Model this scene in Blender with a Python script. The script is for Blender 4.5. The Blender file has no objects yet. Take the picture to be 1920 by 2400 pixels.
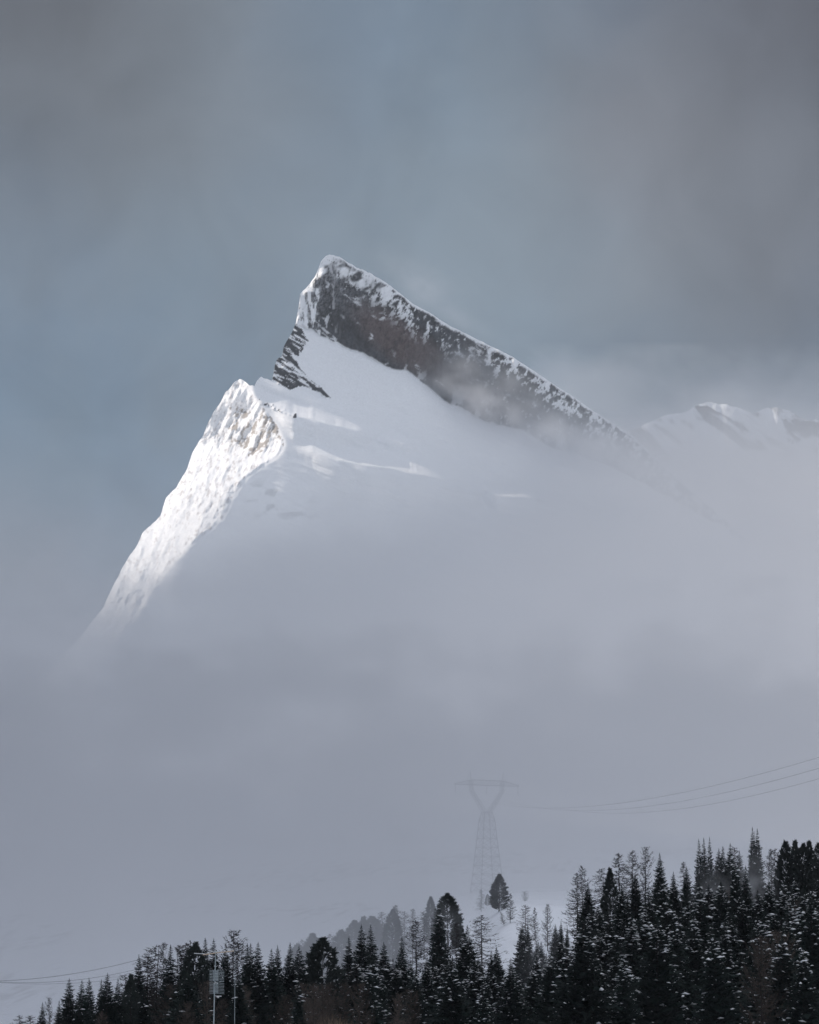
import bpy, math, random
import numpy as np

R = math.radians
random.seed(7); rng = np.random.default_rng(7)
C = bpy.context.scene.collection
SC = bpy.context.scene

# ------------------------------------------------------------------ camera
F = 8000.0                      # focal length in photo pixels (100 mm on a 24 mm wide frame)
PITCH = R(9.0)
cp, sp_ = math.cos(PITCH), math.sin(PITCH)
def at(px, py, Y):
    """world point seen at photo pixel px,py at depth Y (arrays allowed)"""
    a = (px - 960.0) / F; b = (1200.0 - py) / F
    dy = cp - b * sp_; dz = sp_ + b * cp
    k = Y / dy
    return a * k, Y + 0 * a, dz * k
def topix(x, y, z):
    f = y * cp + z * sp_; u = -y * sp_ + z * cp
    return 960 + F * x / f, 1200 - F * u / f
cam = bpy.data.cameras.new('camera'); co = bpy.data.objects.new('camera', cam); C.objects.link(co)
cam.sensor_fit = 'HORIZONTAL'; cam.sensor_width = 24; cam.lens = 100
cam.clip_start = 1; cam.clip_end = 40000
co.rotation_euler = (R(90) + PITCH, 0, 0)
SC.camera = co

# ------------------------------------------------------------------ noise
_perm = np.random.default_rng(3).random((16, 256, 256))
def vnoise(x, y, seed=0):
    g = _perm[seed % 16]
    xi = np.floor(x).astype(int); yi = np.floor(y).astype(int)
    fx = x - xi; fy = y - yi
    fx = fx * fx * (3 - 2 * fx); fy = fy * fy * (3 - 2 * fy)
    a = g[xi % 256, yi % 256]; b = g[(xi + 1) % 256, yi % 256]
    c = g[xi % 256, (yi + 1) % 256]; d = g[(xi + 1) % 256, (yi + 1) % 256]
    return (a * (1 - fx) + b * fx) * (1 - fy) + (c * (1 - fx) + d * fx) * fy
def fbm(x, y, seed=0, octv=4, gain=.5):
    s = 0; a = 1; n = 0
    for i in range(octv):
        f = 2.03 ** i
        s = s + a * vnoise(x * f + 17.3 * i + seed * 5.1, y * f + 9.7 * i, seed + i); n += a; a *= gain
    return s / n                                        # 0..1
def ridged(x, y, seed=0, octv=4):
    s = 0; a = 1; n = 0
    for i in range(octv):
        f = 2.1 ** i
        v = 1 - abs(2 * vnoise(x * f + 3.3 * i, y * f + 7.7 * i, seed + i) - 1)
        s = s + a * v; n += a; a *= .55
    return s / n
def sstep(a, b, x):
    t = np.clip((x - a) / (b - a), 0, 1); return t * t * (3 - 2 * t)
def softplus(x, w):
    return w * np.logaddexp(0, x / w)

# ------------------------------------------------------------------ materials
def mat(name):
    m = bpy.data.materials.new(name); m.use_nodes = True
    nt = m.node_tree; b = nt.nodes['Principled BSDF']
    return m, nt, b
def simple(name, col, rough=.8, var=.25, scale=3.0, metal=0, spec=.3):
    m, nt, b = mat(name)
    tc = nt.nodes.new('ShaderNodeTexCoord'); nz = nt.nodes.new('ShaderNodeTexNoise')
    nz.inputs['Scale'].default_value = scale; nz.inputs['Detail'].default_value = 3
    nt.links.new(tc.outputs['Object'], nz.inputs['Vector'])
    oi = nt.nodes.new('ShaderNodeObjectInfo')
    ad = nt.nodes.new('ShaderNodeMath'); ad.operation = 'MULTIPLY_ADD'
    nt.links.new(oi.outputs['Random'], ad.inputs[0]); ad.inputs[1].default_value = .5
    nt.links.new(nz.outputs['Fac'], ad.inputs[2])
    mr = nt.nodes.new('ShaderNodeMapRange'); mr.inputs['From Min'].default_value = .4; mr.inputs['From Max'].default_value = 1.1
    mr.inputs['To Min'].default_value = 1 - var; mr.inputs['To Max'].default_value = 1 + var
    nt.links.new(ad.outputs[0], mr.inputs['Value'])
    mx = nt.nodes.new('ShaderNodeVectorMath'); mx.operation = 'SCALE'
    mx.inputs[0].default_value = col; nt.links.new(mr.outputs[0], mx.inputs['Scale'])
    nt.links.new(mx.outputs[0], b.inputs['Base Color'])
    b.inputs['Roughness'].default_value = rough; b.inputs['Metallic'].default_value = metal
    b.inputs['Specular IOR Level'].default_value = spec
    return m
M_SPRUCE = simple('spruce_needles', (.014, .025, .021), var=.45, scale=6, spec=.15)
M_PINE = simple('pine_needles', (.032, .040, .036), var=.4, scale=6, spec=.15)
M_LARCH = simple('larch_twigs', (.048, .043, .043), var=.35, scale=6, spec=.1)
M_BROWN = simple('brown_twigs', (.085, .068, .058), var=.45, scale=6, spec=.1)
M_GOLD = simple('dry_golden_twigs', (.26, .19, .13), var=.3, scale=6, spec=.1)
M_BARK = simple('bark', (.045, .038, .034), var=.4, scale=30, spec=.1)
M_SNOWT = simple('snow_on_branches', (.95, .96, .98), var=.04, scale=5, rough=.6)
M_STEEL = simple('galvanised_steel', (.03, .032, .035), var=.2, scale=2, rough=.5, metal=.3)
M_WIRE = simple('wire', (.035, .037, .042), var=.1, scale=.1, rough=.6)
M_ALU = simple('weathered_aluminium', (.55, .57, .58), var=.25, scale=9, rough=.45, metal=.4)
M_ALUD = simple('dull_aluminium', (.42, .47, .48), var=.25, scale=9, rough=.5, metal=.3)
M_BRASS = simple('oxidised_element', (.62, .47, .33), var=.25, scale=9, rough=.5, metal=.2)
M_PLAST = simple('white_plastic', (.8, .8, .78), var=.08, scale=4, rough=.4)

def vcol_mat(name, scale, lo, hi, bump=.0, bscale=.1):
    m, nt, b = mat(name)
    at_ = nt.nodes.new('ShaderNodeAttribute'); at_.attribute_name = 'tint'
    tc = nt.nodes.new('ShaderNodeTexCoord'); nz = nt.nodes.new('ShaderNodeTexNoise')
    nz.inputs['Scale'].default_value = scale; nz.inputs['Detail'].default_value = 5; nz.inputs['Roughness'].default_value = .7
    nt.links.new(tc.outputs['Object'], nz.inputs['Vector'])
    mr = nt.nodes.new('ShaderNodeMapRange'); mr.inputs['From Min'].default_value = .3; mr.inputs['From Max'].default_value = .7
    mr.inputs['To Min'].default_value = lo; mr.inputs['To Max'].default_value = hi
    nt.links.new(nz.outputs['Fac'], mr.inputs['Value'])
    mx = nt.nodes.new('ShaderNodeVectorMath'); mx.operation = 'SCALE'
    nt.links.new(at_.outputs['Color'], mx.inputs[0]); nt.links.new(mr.outputs[0], mx.inputs['Scale'])
    nt.links.new(mx.outputs[0], b.inputs['Base Color'])
    b.inputs['Roughness'].default_value = .85; b.inputs['Specular IOR Level'].default_value = .15
    if bump:
        n2 = nt.nodes.new('ShaderNodeTexNoise'); n2.inputs['Scale'].default_value = bscale; n2.inputs['Detail'].default_value = 6
        nt.links.new(tc.outputs['Object'], n2.inputs['Vector'])
        bp = nt.nodes.new('ShaderNodeBump'); bp.inputs['Strength'].default_value = bump; bp.inputs['Distance'].default_value = 2
        nt.links.new(n2.outputs['Fac'], bp.inputs['Height']); nt.links.new(bp.outputs[0], b.inputs['Normal'])
    return m
M_MOUNT = vcol_mat('rock_and_snow', .35, .90, 1.06)
M_GROUND = vcol_mat('snow_ground', .5, .95, 1.05)

def vol_mat(name, dens, col=(1, 1, 1), aniso=0.65):
    m = bpy.data.materials.new(name); m.use_nodes = True; nt = m.node_tree
    for n in list(nt.nodes): nt.nodes.remove(n)
    o = nt.nodes.new('ShaderNodeOutputMaterial'); v = nt.nodes.new('ShaderNodeVolumePrincipled')
    v.inputs['Color'].default_value = (*col, 1); v.inputs['Density'].default_value = dens
    v.inputs['Anisotropy'].default_value = aniso
    nt.links.new(v.outputs[0], o.inputs['Volume'])
    m.cycles.homogeneous_volume = True if hasattr(m.cycles, 'homogeneous_volume') else None
    return m

# ------------------------------------------------------------------ object helpers
def mesh(name, V, Fc, material, smooth=False, parent=None, link=True):
    me = bpy.data.meshes.new(name)
    V = np.asarray(V, dtype=np.float32)
    if isinstance(Fc, np.ndarray):
        n, k = Fc.shape
        me.vertices.add(len(V)); me.vertices.foreach_set('co', V.ravel())
        me.loops.add(n * k); me.loops.foreach_set('vertex_index', Fc.astype(np.int32).ravel())
        me.polygons.add(n); me.polygons.foreach_set('loop_start', np.arange(0, n * k, k, dtype=np.int32))
        me.polygons.foreach_set('loop_total', np.full(n, k, dtype=np.int32))
        me.update(calc_edges=True)
    else:
        me.from_pydata(V.tolist(), [], Fc)
    me.materials.append(material)
    if smooth: me.polygons.foreach_set('use_smooth', [True] * len(me.polygons))
    if not link: return me
    o = bpy.data.objects.new(name, me); C.objects.link(o); o.parent = parent
    return o
def tag(o, label=None, cat=None, group=None, kind=None):
    if label: o['label'] = label
    if cat: o['category'] = cat
    if group: o['group'] = group
    if kind: o['kind'] = kind
    return o
def grid_faces(nr, nc):
    i = np.arange(nr - 1)[:, None] * nc + np.arange(nc - 1)[None, :]
    return np.stack([i, i + 1, i + nc + 1, i + nc], -1).reshape(-1, 4)
def add_tint(me, col):
    a = me.attributes.new('tint', 'FLOAT_COLOR', 'POINT')
    c = np.ones((len(me.vertices), 4), np.float32); c[:, :3] = col
    a.data.foreach_set('color', c.ravel())
class MB:
    def __init__(s): s.v = []; s.f = []
    def tube(s, p, q, r0, r1=None, n=5):
        r1 = r0 if r1 is None else r1
        p = np.array(p, float); q = np.array(q, float); d = q - p; L = np.linalg.norm(d)
        if L < 1e-9: return
        d /= L; a = np.array([0, 0, 1.]) if abs(d[2]) < .9 else np.array([1., 0, 0])
        u = np.cross(d, a); u /= np.linalg.norm(u); w = np.cross(d, u); b = len(s.v)
        for c, r in ((p, r0), (q, r1)):
            for k in range(n):
                t = 2 * math.pi * k / n; s.v.append(c + r * (math.cos(t) * u + math.sin(t) * w))
        for k in range(n):
            k2 = (k + 1) % n; s.f.append((b + k, b + k2, b + n + k2, b + n + k))
        s.f.append(tuple(range(b, b + n))[::-1]); s.f.append(tuple(range(b + n, b + 2 * n)))
    def box(s, c, d):
        b = len(s.v); c = np.array(c, float)
        for z in (-1, 1):
            for y in (-1, 1):
                for x in (-1, 1): s.v.append(c + np.array([x * d[0], y * d[1], z * d[2]]) / 2)
        for f in ((0, 1, 3, 2), (4, 6, 7, 5), (0, 4, 5, 1), (2, 3, 7, 6), (0, 2, 6, 4), (1, 5, 7, 3)): s.f.append(tuple(b + i for i in f[::-1]))
    def obj(s, name, m, parent=None): return mesh(name, s.v, s.f, m, parent=parent)
def polyf(pts):
    a = np.array(pts, float); return lambda x: np.interp(x, a[:, 0], a[:, 1])
def inpoly(px, py, pts):
    r = np.zeros(px.shape, bool); n = len(pts)
    for i in range(n):
        x1, y1 = pts[i]; x2, y2 = pts[(i + 1) % n]
        c = ((y1 > py) != (y2 > py)) & (px < (x2 - x1) * (py - y1) / (y2 - y1 + 1e-9) + x1)
        r ^= c
    return r

# ------------------------------------------------------------------ the great peak
SIL = [(-900,2280),(-500,2080),(-200,1850),(60,1640),(130,1560),(180,1500),(204,1472),(243,1424),(260,1382),(295,1316),(323,1274),(333,1250),(361,1225),(376,1208),(389,1166),
 (413,1142),(437,1103),(451,1062),(476,1020),(486,996),(500,966),(514,947),(528,920),(542,905),(552,893),(562,889),(572,892),(585,903),(596,905),(602,892),(612,884),
 (625,888),(637,893),(640,880),(644,856),(649,842),(660,836),(665,812),(672,800),(683,783),(694,755),(701,716),(704,689),(722,668),(739,647),(753,612),
 (764,600),(772,596),(795,602),(836,626),(868,640),(903,661),(934,683),(965,710),(1010,734),(1052,762),(1101,786),(1143,807),(1200,835),
 (1224,851),(1280,888),(1336,924),(1391,963),(1436,991),(1480,1018),(1503,1041),(1560,1096),(1670,1190),(1900,1390),(2100,1500)]
JUN = [(0,700),(640,740),(704,765),(729,769),(753,786),(788,800),(823,819),(857,828),(889,849),(920,863),(955,868),(983,890),(1017,918),(1052,946),
 (1080,955),(1133,984),(1229,1008),(1299,1051),(1363,1067),(1443,1099),(1503,1130),(1700,1240),(2100,1500)]
MPP = .625                                             # metres per photo pixel at 5 km
def build_peak():
    px = np.concatenate([np.arange(-900, 60, 16.0), np.arange(60, 1560, 2.0), np.arange(1560, 2100, 4.0)]); nc = len(px)
    top = polyf(SIL)(px) + (fbm(px / 9, px * 0, 2, 3) - .5) * np.where((px < 960), 5, 2.0)
    rows = np.concatenate([np.arange(592, 1560, 2.1), np.linspace(1562, 2330, 40)])[:, None]
    PY = np.maximum(rows, top[None] + (rows - 592) * 2e-4)          # rows above the skyline collapse onto it
    PX = np.repeat(px[None], PY.shape[0], 0)
    jun = polyf(JUN)(PX) + (fbm(PX / 14, PY * 0, 4, 3) - .5) * 9
    # arete between the sunlit rib and the shaded bowl
    XA = [(-5000,590),(905,590),(930,596),(985,646),(1035,668),(1056,674),(1070,656),(1086,628),(1124,572),(1183,545),(1243,503),(1267,458),(1312,406),(1400,350),(1560,250),(2330,-100)]
    xa = sum(polyf(XA)(PY + o_) for o_ in (-24, -16, -8, 0, 8, 16, 24)) / 7 + (fbm(PY / 22, PX * 0 + .5, 5, 4) - .5) * 26 * sstep(1060, 1110, PY)
    # slope dD/dz
    s = np.full(PY.shape, 1.12)
    s += .25 * (fbm(PX / 160, PY / 110, 1, 3) - .5)
    d = jun - PY
    s = s * (1 - sstep(-3, 3, d)) + .30 * sstep(-3, 3, d)
    hollow = sstep(35, 0, -d) * sstep(-6, 0, -d)         # steepening under the wall
    relief = np.zeros(PY.shape)
    def lip(pts, A, wa, wb):
        """wind lip: bulges out below its crest line, rolls back above it"""
        nonlocal relief
        p = np.array(pts, float); f = np.interp(PX, p[:, 0], p[:, 1]) + (fbm(PX / 45, PX * 0, 7, 4) - .5) * 12
        am = np.interp(PX, p[:, 0], p[:, 2], left=0, right=0); am = am * am * (3 - 2 * am)
        dd = f - PY                                       # >0 above the lip
        wv = wb * (.12 + .88 * np.clip(am, 0, 1)); prof = np.where(dd < 0, sstep(-1, 0, dd / wv) ** 1.5, (1 - np.clip(dd / wa, 0, 1)) ** 2)
        relief -= A * am * prof
    lip([(660,1040,0),(740,1064,.42),(800,1080,.75),(870,1092,1),(950,1106,.95),(1020,1117,.7),(1100,1128,.4),(1220,1142,0)], 42, 60, 130)
    lip([(610,945,0),(690,976,.85),(760,990,1),(835,1009,.75),(900,1018,0)], 30, 44, 80)
    lip([(870,1026,0),(915,1034,.8),(945,1040,.8),(990,1050,0)], 22, 22, 50)
    lip([(1000,1130,0),(1080,1150,.8),(1115,1156,.6),(1140,1160,0)], 24, 26, 60)
    lip([(1110,1146,0),(1165,1160,1.0),(1240,1168,.7),(1350,1190,0)], 28, 30, 70)
    dz = np.zeros(PY.shape); dz[:-1] = (PY[1:] - PY[:-1]) * MPP
    D = np.cumsum((s * dz)[::-1], 0)[::-1]
    D += relief
    D += .92 * (PX - 600) * MPP
    D += 1.75 * softplus((xa - PX) * MPP, 2)
    # masks
    above = sstep(-2, 2, d)
    crest = PY - top[None]
    pk = (PX > 690) & (d > 0)
    P1 = [(600,700),(704,765),(722,797),(694,838),(700,858),(718,880),(739,897),(753,908),(772,930),(757,931),(750,922),(725,910),(708,906),(680,913),(636,893),(600,860)]
    wob = (fbm(PX / 7, PY / 7, 8, 3) - .5) * 10
    left = inpoly(PX + wob, PY + wob, P1)
    l2 = np.interp(PX, [607, 650, 690], [940, 958, 975])
    thin = (abs(PY - l2 + wob) < 4) & (PX > 606) & (PX < 696)
    cface = (PX < xa - 1) & (PY > 890)
    wb2 = (fbm(PX / 16, PY / 16, 2, 4) - .5) * 46; rib = inpoly(PX + wb2, PY - wb2 * .6, [(538,954),(575,950),(615,975),(655,992),(704,1050),(672,1046),(650,1030),(615,1058),(580,1072),(540,1030)])
    # relief detail
    vx, vz = PX * MPP, PY * MPP
    sh = vz + .35 * vx
    rockn = ridged(vx / 34, sh / 60, 1, 6)
    fine = fbm(vx / 6, sh / 11, 3, 4)
    D += above * np.minimum(crest / 12, 1) * (-(rockn - .5) * 19 - (fine - .5) * 7)
    D += (left | thin) * (-(ridged((vx + vz) / 16, (vz - vx * .55) / 7, 6, 4) - .5) * 7)
    cf = sstep(0, 14, xa - PX) * (PY > 880)
    up_, uq = (-.45 * vx + .9 * vz), (.9 * vx + .45 * vz)
    D += cf * (-(ridged(uq / 15, up_ / 34, 2, 6) - .5) * 13 - (fbm(uq / 4, up_ / 8, 9, 4) - .5) * 4.5 - (ridged(uq / 42, up_ / 95, 5, 3) - .5) * 26)
    dd = sstep(0, 30, PX - xa) * sstep(0, 40, PY - jun)
    D += dd * (fbm(vx / 60, vz / 45, 6, 4) - .5) * 5
    D += dd * ((fbm((vz - .38 * vx) / 11, (vx + .38 * vz) / 90, 3, 4) - .5) * 9)
    # colours (unlit)
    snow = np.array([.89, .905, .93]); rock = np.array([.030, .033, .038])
    n1_ = fbm(vx / 9, sh / 16, 11, 5, .62); n2_ = .5 * fbm(vx / 2.6, sh / 3.4, 12, 4, .65) + .5 * fbm(vx / 1.1, sh / 1.4, 10, 2, .8); n2_ = np.clip((n2_ - .5) * 1.5 + .5, 0, 1)
    # snow cover on the wall
    cov = np.zeros(PX.shape)
    band = np.interp(PX, [690, 760, 860, 930, 1000, 1060, 1200, 1330, 1480], [5, 6, 6, 6, 6, 8, 7, 6, 5])
    cov += sstep(1.25, .5, crest / band + (n1_ - .5) * 2.2)
    n3_ = fbm(vx / 4.5, sh / 5.5, 7, 5, .65)
    top_ledge = sstep(0.45, .55, .35 * n1_ + .65 * n3_ + .13 * sstep(70, 0, crest) * sstep(1000, 830, PX) + .15 * sstep(45, 0, abs(crest - 30)) * sstep(990, 900, PX) - .09)
    top_ledge = top_ledge * sstep(.38, .66, fbm(vx / 14, sh / 12, 5, 3) + .2 * sstep(820, 900, PX))
    cov = np.maximum(cov, top_ledge * sstep(105, 30, crest) * sstep(690, 760, PX + 200))
    lefts = sstep(.52, .60, fbm(vx / 5 , sh / 22, 13, 5, .6) + .11 * sstep(765, 705, PX))
    cov = np.maximum(cov, lefts * sstep(805, 745, PX) * (above > 0))
    rp = sstep(.60, .65, .4 * n1_ + .6 * n3_ + .12 * sstep(40, 10, abs(crest - 28))) * sstep(1080, 1180, PX)
    cov = np.maximum(cov, rp)
    cov = np.maximum(cov, sstep(.60, .68, n1_) * .55 * sstep(60, 0, d) * (PX > 900))
    frost = .42 * sstep(900, 730, PX) * sstep(170, 40, crest) + .035 + .14 * sstep(1100, 1250, PX)
    red = sstep(1, 0, ((PX - 940) / 150) ** 2 + ((PY - 800 - (PX - 940) * .62) / 75) ** 2)
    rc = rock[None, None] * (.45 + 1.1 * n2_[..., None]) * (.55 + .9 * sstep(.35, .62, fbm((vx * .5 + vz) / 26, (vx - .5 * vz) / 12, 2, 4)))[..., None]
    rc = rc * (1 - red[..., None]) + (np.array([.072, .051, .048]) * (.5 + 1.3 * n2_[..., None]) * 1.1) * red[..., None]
    crk = sstep(.74, .90, ridged((vx * .9 + vz * .2) / 11, (vz - .2 * vx) / 30, 4, 4)); rc = rc * (1 - .55 * crk[..., None])
    strat = sstep(.80, .90, ridged((vz - .62 * vx) / 12, (vx + .62 * vz) / 46, 9, 4)) * sstep(.48, .62, fbm(vx / 20, vz / 20, 6, 4))
    cov = np.maximum(cov, strat * .75)
    fr = (frost * sstep(.35, .7, n2_))[..., None]
    rc = rc * (1 - fr) + np.array([.5, .51, .54]) * fr
    col_rock = rc * (1 - cov[..., None]) + snow * cov[..., None]
    # striped rocks on the left shoulder
    st = fbm((vx + vz) / 22, (vz - vx * .62) / 3.0, 14, 4, .6)
    cl = sstep(.50, .58, st)[..., None]
    col_left = (rock * 1.2)[None, None] * (1 - cl) + snow * cl
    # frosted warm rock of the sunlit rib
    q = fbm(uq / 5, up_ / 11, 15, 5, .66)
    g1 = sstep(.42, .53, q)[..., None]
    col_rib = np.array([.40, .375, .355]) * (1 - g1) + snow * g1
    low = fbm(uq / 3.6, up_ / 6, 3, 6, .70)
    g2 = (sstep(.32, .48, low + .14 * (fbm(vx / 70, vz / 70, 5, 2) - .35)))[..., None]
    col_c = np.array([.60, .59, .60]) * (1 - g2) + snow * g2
    COL = np.zeros(PX.shape + (3,)) + snow
    pl = fbm(vx / 22, vz / 12, 9, 4); patch = sstep(.56, .68, pl) * sstep(60, 20, abs(PY - 1175 - (PX - 640) * .1)) * sstep(560, 600, PX) * sstep(760, 690, PX)
    COL = COL * (1 - .22 * patch[..., None] * (.4 + n2_[..., None]))
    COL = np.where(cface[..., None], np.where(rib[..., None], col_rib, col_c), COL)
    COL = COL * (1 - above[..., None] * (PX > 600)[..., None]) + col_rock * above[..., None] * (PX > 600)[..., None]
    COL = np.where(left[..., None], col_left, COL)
    COL = np.where(thin[..., None], np.where((n1_ > .48)[..., None], snow, rock * 1.3), COL)
    X, Y, Z = at(PX, PY, 5000 + D - D[200, 400])
    # rear slope, going down behind the crest
    global WALL_Y
    WALL_Y = lambda a, b: float(Y[np.argmin(abs(PY[:, np.argmin(abs(px - a))] - b)), np.argmin(abs(px - a))])
    wy = WALL_Y(1120, 900); print('wall depth', wy, WALL_Y(1330, 1040), WALL_Y(770, 620), WALL_Y(650,1000), Y.min(), Y.max()); WALL_Y = wy
    nb = 26; Xb = []; Yb = []; Zb = []
    for k in range(nb, 0, -1):
        u = k / nb; drop = 620 * u ** 1.25 + 2
        Yb.append(Y[0] + 5 + 560 * u); Xb.append(X[0] + 30 * u); Zb.append(np.maximum(Z[0] - drop, 150 - 0 * drop))
    X = np.vstack([Xb, X]); Y = np.vstack([Yb, Y]); Z = np.vstack([Zb, Z])
    CB = np.zeros((nb, nc, 3)) + snow; COL = np.concatenate([CB, COL], 0)
    V = np.stack([X, Y, Z], -1).reshape(-1, 3)
    o = mesh('mountain', V, grid_faces(X.shape[0], nc)[:, ::-1].copy(), M_MOUNT, smooth=True)
    add_tint(o.data, COL.reshape(-1, 3).clip(0, 1))
    tag(o, 'great tilted rock peak with dark wall and snow bowl above the fog', kind='structure')
build_peak()

# ------------------------------------------------------------------ the far ridge on the right
def build_far():
    Y0 = 6900.
    S = [(1180,1180),(1300,1080),(1400,1040),(1440,1020),(1480,1008),(1519,991),(1558,974),(1600,968),(1625,955),(1640,946),(1658,943),(1690,947),(1714,951),(1745,960),(1769,969),
         (1785,960),(1803,955),(1825,956),(1848,962),(1875,980),(1900,986),(1935,984),(1990,1000),(2060,990),(2200,1080),(2500,1300)]
    px = np.arange(1180, 2500, 2.5); nc = len(px)
    top = polyf(S)(px) + (fbm(px / 12, px * 0, 6, 4) - .5) * 9
    t = np.linspace(0, 1, 240)[:, None]
    PY = top[None] + (1500 - top)[None] * t ** 1.15
    PY = np.vstack([PY, np.linspace(1520, 2280, 12)[:, None] + 0 * px[None]])
    PX = np.repeat(px[None], PY.shape[0], 0); m = .86
    vx, vz = PX * m, PY * m
    s = .95 + .5 * (fbm(PX / 60, PY / 60, 2, 3) - .5)
    dz = np.zeros(PY.shape); dz[:-1] = (PY[1:] - PY[:-1]) * m
    D = np.cumsum((s * dz)[::-1], 0)[::-1] + 1.25 * vx
    diag = (vz - .75 * vx)
    D += -(ridged(diag / 70, (vx + vz) / 150, 8, 5) - .5) * 40
    n = fbm(diag / 16, (vx + vz) / 50, 5, 5, .6)
    P = [(1629,952),(1660,950),(1700,975),(1745,1000),(1790,1040),(1800,1060),(1740,1050),(1700,1020),(1650,985)]
    P2 = [(1475,1020),(1510,1000),(1560,1060),(1600,1110),(1560,1100),(1510,1060)]
    P3 = [(1835,985),(1870,985),(1930,990),(1990,1000),(1990,1050),(1900,1020),(1850,1040)]
    P4 = [(1768,968),(1780,966),(1778,980)]
    w = (fbm(PX / 9, PY / 9, 3, 3) - .5) * 22
    inn = inpoly(PX + w, PY + w, P) | inpoly(PX + w, PY + w, P2) | inpoly(PX + w, PY + w, P3) | inpoly(PX, PY, P4)
    rk = np.maximum(inn * sstep(.74, .54, n), sstep(.40, .30, n) * .6)[..., None]
    COL = np.array([.86, .88, .92]) * (1 - rk) + np.array([.05, .052, .06]) * rk
    X, Y, Z = at(PX, PY, Y0 + D - D[0, 200])
    nb = 10; Xb = []; Yb = []; Zb = []
    for k in range(nb, 0, -1):
        u = k / nb; Yb.append(Y[0] + 5 + 500 * u); Xb.append(X[0]); Zb.append(Z[0] - 500 * u)
    X = np.vstack([Xb, X]); Y = np.vstack([Yb, Y]); Z = np.vstack([Zb, Z])
    COL = np.concatenate([np.zeros((nb, nc, 3)) + .88, COL], 0)
    o = mesh('mountain', np.stack([X, Y, Z], -1).reshape(-1, 3), grid_faces(X.shape[0], nc)[:, ::-1].copy(), M_MOUNT, smooth=True)
    add_tint(o.data, COL.reshape(-1, 3).clip(0, 1))
    tag(o, 'faint snowy ridge fading into haze behind the peak', kind='structure')
build_far()

# ------------------------------------------------------------------ ground
GY = np.array([0, 400, 560, 650, 750, 850, 930, 1080, 1480, 2500, 4500, 9000.])
GP = np.array([-600, 0, 300, 640, 900, 1100, 1200, 1350, 1500, 1900, 2500.])
GZ = np.array([
 [-2]*11, [-2]*11,
 [-3, -3, -2, -1, -1, -1, 0, 0, 0, 0, 0],
 [-4, -4, -2, 0, 1, 3, 4, 7, 10, 11, 12],
 [-5, -5, -1, 2, 6, 9, 14, 22, 25, 25, 26],
 [-5, -5, 0, 5, 12, 19, 25, 30, 31, 31, 31],
 [-3, -2, 3, 9, 19, 32, 39, 38, 34, 33, 32],
 [8, 8, 12, 18, 26, 42, 47, 47, 43, 42, 42],
 [60, 60, 61, 63, 66, 68, 69, 70, 72, 74, 76],
 [190]*11, [430]*11, [560]*11], dtype=float)
def ground(x, y):
    x = np.asarray(x, float); y = np.asarray(y, float)
    p = 960 + x / np.maximum(y, 300) * F
    i = np.clip(np.searchsorted(GY, y) - 1, 0, len(GY) - 2); fy = np.clip((y - GY[i]) / (GY[i + 1] - GY[i]), 0, 1)
    j = np.clip(np.searchsorted(GP, p) - 1, 0, len(GP) - 2); fx = np.clip((p - GP[j]) / (GP[j + 1] - GP[j]), 0, 1)
    fx = fx * fx * (3 - 2 * fx)
    z = (GZ[i, j] * (1 - fx) + GZ[i, j + 1] * fx) * (1 - fy) + (GZ[i + 1, j] * (1 - fx) + GZ[i + 1, j + 1] * fx) * fy
    z = z + (fbm(x / 26 + 50, y / 34, 2, 4) - .5) * 3.2 * sstep(500, 700, y)
    return z
def build_ground():
    xs = np.concatenate([np.linspace(-3000, -330, 30), np.arange(-320, 321, 2.6), np.linspace(330, 3000, 30)])
    ys = np.concatenate([np.linspace(-300, 480, 14), np.arange(500, 1120, 3.0), np.arange(1125, 1900, 9.0), np.linspace(1950, 9000, 60)])
    X, Y = np.meshgrid(xs, ys); Z = ground(X, Y)
    # low scrub and stones poking out of the snow on the fogged slope
    n = fbm(X / 2.2, Y / 9, 4, 5, .7) ; m = fbm(X / 60, Y / 90, 7, 3)
    sc = sstep(.60, .72, n + .35 * (m - .5)) * sstep(1080, 1200, Y) * sstep(2600, 1800, Y)
    sc = sc * .5 * sstep(-330, -60, X) * sstep(.5, .6, m)
    COL = np.array([.82, .85, .90]) * (1 - sc[..., None]) + np.array([.05, .05, .05]) * sc[..., None]
    o = mesh('ground', np.stack([X, Y, Z], -1).reshape(-1, 3), grid_faces(len(ys), len(xs)), M_GROUND, smooth=True)
    add_tint(o.data, COL.reshape(-1, 3)); tag(o, 'snow covered valley floor and slopes', kind='structure')
build_ground()

# unseen hills added left and right to keep sun and sky light off the valley
def build_side(sd, hgt, x0, wid, label):
    ys = np.linspace(-450, 4300, 170); us = np.linspace(0, 1, 60)
    U, Yg = np.meshgrid(us, ys)
    X = sd * (x0 + wid * U + np.maximum(Yg - 1500, 0) * .24)
    H = hgt * np.sin(math.pi * np.clip(U, 0, 1) ** .8) * sstep(4300, 3700, Yg) + 60 * (fbm(X / 200, Yg / 200, 3, 5) - .5) * np.sin(math.pi * U)
    f = grid_faces(len(ys), len(us))
    o = mesh('shading_hill', np.stack([X, Yg, H - 12], -1).reshape(-1, 3), f if sd > 0 else f[:, ::-1].copy(), M_GROUND, smooth=True)
    n = sstep(.42, .58, fbm(X / 40, Yg / 40, 6, 4))[..., None]
    add_tint(o.data, (np.array([.03, .035, .035]) * n + np.array([.35, .36, .39]) * (1 - n)).reshape(-1, 3)); tag(o, label, kind='structure')
build_side(-1, 740, 310, 800, 'unseen dark hill added beyond the left of the view to block the sun')
build_side(1, 600, 420, 900, 'unseen dark hill added beyond the right of the view to dim the valley')

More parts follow.
